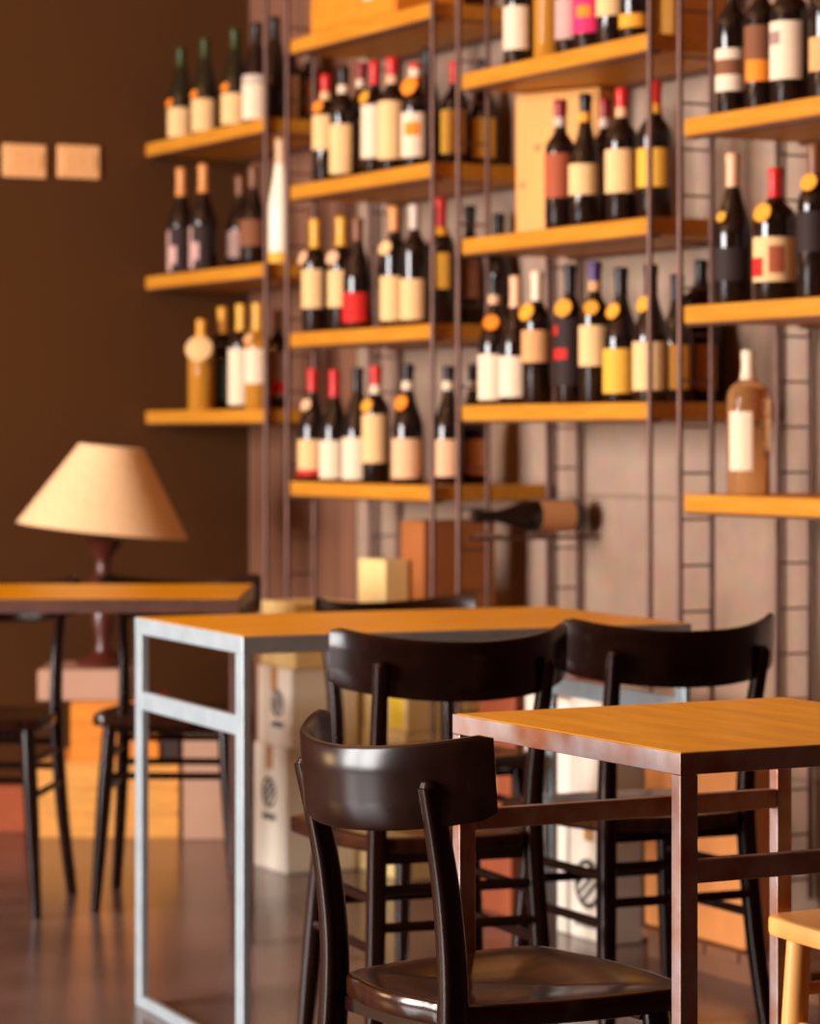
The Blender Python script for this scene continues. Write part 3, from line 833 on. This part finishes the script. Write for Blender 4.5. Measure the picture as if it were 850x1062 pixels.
dup(c0, l, r, 'dark chair behind the lamp table, beside the middle table leg')

# pale beech chair at the right, facing the nearest table
t = thing('dining_chair', 'pale natural wood chair showing only a seat corner and leg', 'chair', (-3.296+0.185, 2.285+0.19, 0), R(180), 'pale beech chairs')
ZP = 0.474
seat_mb(0.37, 0.34, 0.38, 0.026, ZP, 0.007, rc=0.035, bow=0.010).build('seat', M_LIGHTWOOD, t, smooth=True)
panel_mb(0.40, 0.085, 0.098, 0.012, 0.74, -0.247, R(11)).build('backrest', M_LIGHTWOOD, t, smooth=True)
def fl2(sx, z): f = (ZP-0.026-z)/(ZP-0.026); return Vector((sx*(0.150+0.012*f), 0.150+0.02*f, z))
def rl2(sx, z): f = z/0.44; return Vector((sx*(0.160-0.025*f), -0.225+0.05*f, z))
for sx in (-1, 1):
    b = MB(); b.sweep(lerp_path([(sx*0.160, -0.225, 0), (sx*0.140, -0.19, 0.24), (sx*0.135, -0.175, 0.46), (sx*0.150, -0.222, 0.76)], 6), lambda i: rrect(0.028, 0.03, 0.3, 3))
    b.build('rear_leg', M_LIGHTWOOD, t, smooth=True)
    b = MB(); path = [fl2(sx, (ZP-0.026)*(1-k/8)) for k in range(9)]
    rad = [0.0165, 0.0172, 0.0178, 0.018, 0.0175, 0.0165, 0.015, 0.0135, 0.012]
    b.sweep(path, lambda i: [(rad[i]*math.cos(2*math.pi*k/16), rad[i]*math.sin(2*math.pi*k/16)) for k in range(16)])
    b.build('front_leg', M_LIGHTWOOD, t, smooth=True)
    for z_ in (0.375, 0.255):
        b = MB(); b.rod(fl2(sx, z_), rl2(sx, z_), 0.009); b.build('stretcher', M_LIGHTWOOD, t, smooth=True)
b = MB(); b.rod(fl2(-1, 0.325), fl2(1, 0.325), 0.009); b.build('stretcher', M_LIGHTWOOD, t, smooth=True)
b = MB(); b.rod(rl2(-1, 0.325), rl2(1, 0.325), 0.009); b.build('stretcher', M_LIGHTWOOD, t, smooth=True)

# ------------------------------------------------------------------ table lamp on the crates
lz = 0.464
lx_, ly_ = c2w((107-CX)/F*8.37, 8.37)
t = thing('table_lamp', 'table lamp with tilted cream cone shade on a turned dark stem', 'lamp', (lx_, ly_, lz))
b = MB(); b.lathe([(0, 0.001), (0.075, 0.001), (0.078, 0.012), (0.066, 0.022), (0.04, 0.030), (0.028, 0.045), (0, 0.045)], 30); b.build('lamp_base', M_MAHOG, t, smooth=True)
b = MB(); b.lathe([(0.026, 0.044), (0.022, 0.07), (0.030, 0.10), (0.036, 0.13), (0.034, 0.16), (0.024, 0.19), (0.030, 0.21), (0.046, 0.235), (0.030, 0.252), (0.020, 0.28), (0.026, 0.31), (0.055, 0.345), (0.060, 0.352), (0.030, 0.366), (0.014, 0.38), (0.012, 0.44), (0, 0.44)], 26)
b.build('turned_stem', M_MAHOG, t, smooth=True)
tilt = Matrix.Translation((0, 0, 0.40)) @ Matrix.Rotation(R(6.0), 4, Vector((-C, S, 0))) @ Matrix.Rotation(0, 4, 'Z')
b = MB(); n = 44
prof = [(0.243, -0.017), (0.091, 0.222), (0.089, 0.222), (0.241, -0.017), (0.243, -0.017)]
b.lathe(prof, n, M=tilt); sh = b.build('lamp_shade', M_SHADE, t, smooth=True)
b = MB()
for k in range(3):
    a = 2*math.pi*k/3; b.rod(tilt @ Vector((0, 0, 0.15)), tilt @ Vector((0.130*math.cos(a), 0.130*math.sin(a), 0.155)), 0.002, n=6)
b.build('shade_carrier', M_RAIL, sh)

# ------------------------------------------------------------------ wall plates on the dark wall
def plate(px, py, label):
    y_ = wyd(px, XD); k = (px-CX)/F; s = F/(XD/(k*S-C)); z_ = HC - (py-YH)/s
    t = thing('switch_plate', label, 'switch plate', (XD, y_, z_), 0, 'switch plates on the dark wall')
    w, h = 0.068, 0.050
    b = MB(); b.box(0.0005, 0.008, -w, w, -h, h); b.build('cover_plate', M_PLATE, t, bevel=0.004)
    for q in (-1, 0, 1):
        b = MB(); b.box(0.0082, 0.0105, q*0.036-0.016, q*0.036+0.016, -0.024, 0.024)
        b.build('switch_key', M_PLATE, t, bevel=0.001)
plate(25, 167, 'ivory switch plate on the dark wall, farther from the shelves')
plate(81, 168, 'ivory switch plate on the dark wall, closer to the shelves')

# ------------------------------------------------------------------ light
def area(name, loc, rot, sx, sy, power, col):
    d = bpy.data.lights.new(name, 'AREA'); d.shape = 'RECTANGLE'; d.size = sx; d.size_y = sy; d.energy = power; d.color = col
    o = bpy.data.objects.new(name, d); COL.objects.link(o); o.location = loc; o.rotation_euler = rot
    return o
for (x0, x1), p in zip(WINS, (400, 450)):
    area('window_daylight', ((x0+x1)/2, YB-0.02, 1.65), (R(90), 0, 0), x1-x0-0.1, 2.4, p, (1.0, 0.97, 0.95))
for (x_, y_, p) in ((-7.2, 1.6, 7), (-5.6, 1.6, 9), (-6.9, -1.4, 90)):  # warm fill points; the low one is added to brighten the shelf undersides
    d = bpy.data.lights.new('warm_fill', 'POINT'); d.energy = p; d.color = (1.0, 0.62, 0.28); d.shadow_soft_size = 0.12 if y_ > 0 else 0.4
    o = bpy.data.objects.new('warm_fill', d); COL.objects.link(o); o.location = (x_, y_, 2.95 if y_ > 0 else 0.8)
w = bpy.data.worlds.new('sky'); scene.world = w; w.use_nodes = True
w.node_tree.nodes['Background'].inputs['Color'].default_value = (0.75, 0.85, 1.0, 1); w.node_tree.nodes['Background'].inputs['Strength'].default_value = 0.6

# ------------------------------------------------------------------ camera
cd = bpy.data.cameras.new('camera'); cam = bpy.data.objects.new('camera', cd); COL.objects.link(cam)
cam.location = (0, 0, HC); cam.rotation_euler = (R(90), 0, R(90) - TH)
cd.sensor_fit = 'AUTO'; cd.sensor_width = 36; cd.lens = F/1062*36
cd.shift_y = -(531 - YH)/1062
cd.clip_start = 0.1
cd.dof.use_dof = True; cd.dof.focus_distance = 3.5; cd.dof.aperture_fstop = 6.2
scene.camera = cam
vs = scene.view_settings
scene.display_settings.display_device = 'sRGB'
vs.view_transform = 'Standard'; vs.look = 'None'; vs.exposure = 0.0; vs.gamma = 1.0; vs.use_curve_mapping = False
scene.cycles.use_denoising = True
scene.cycles.max_bounces = 8
scene.cycles.caustics_reflective = False; scene.cycles.caustics_refractive = False
scene.cycles.sample_clamp_indirect = 6
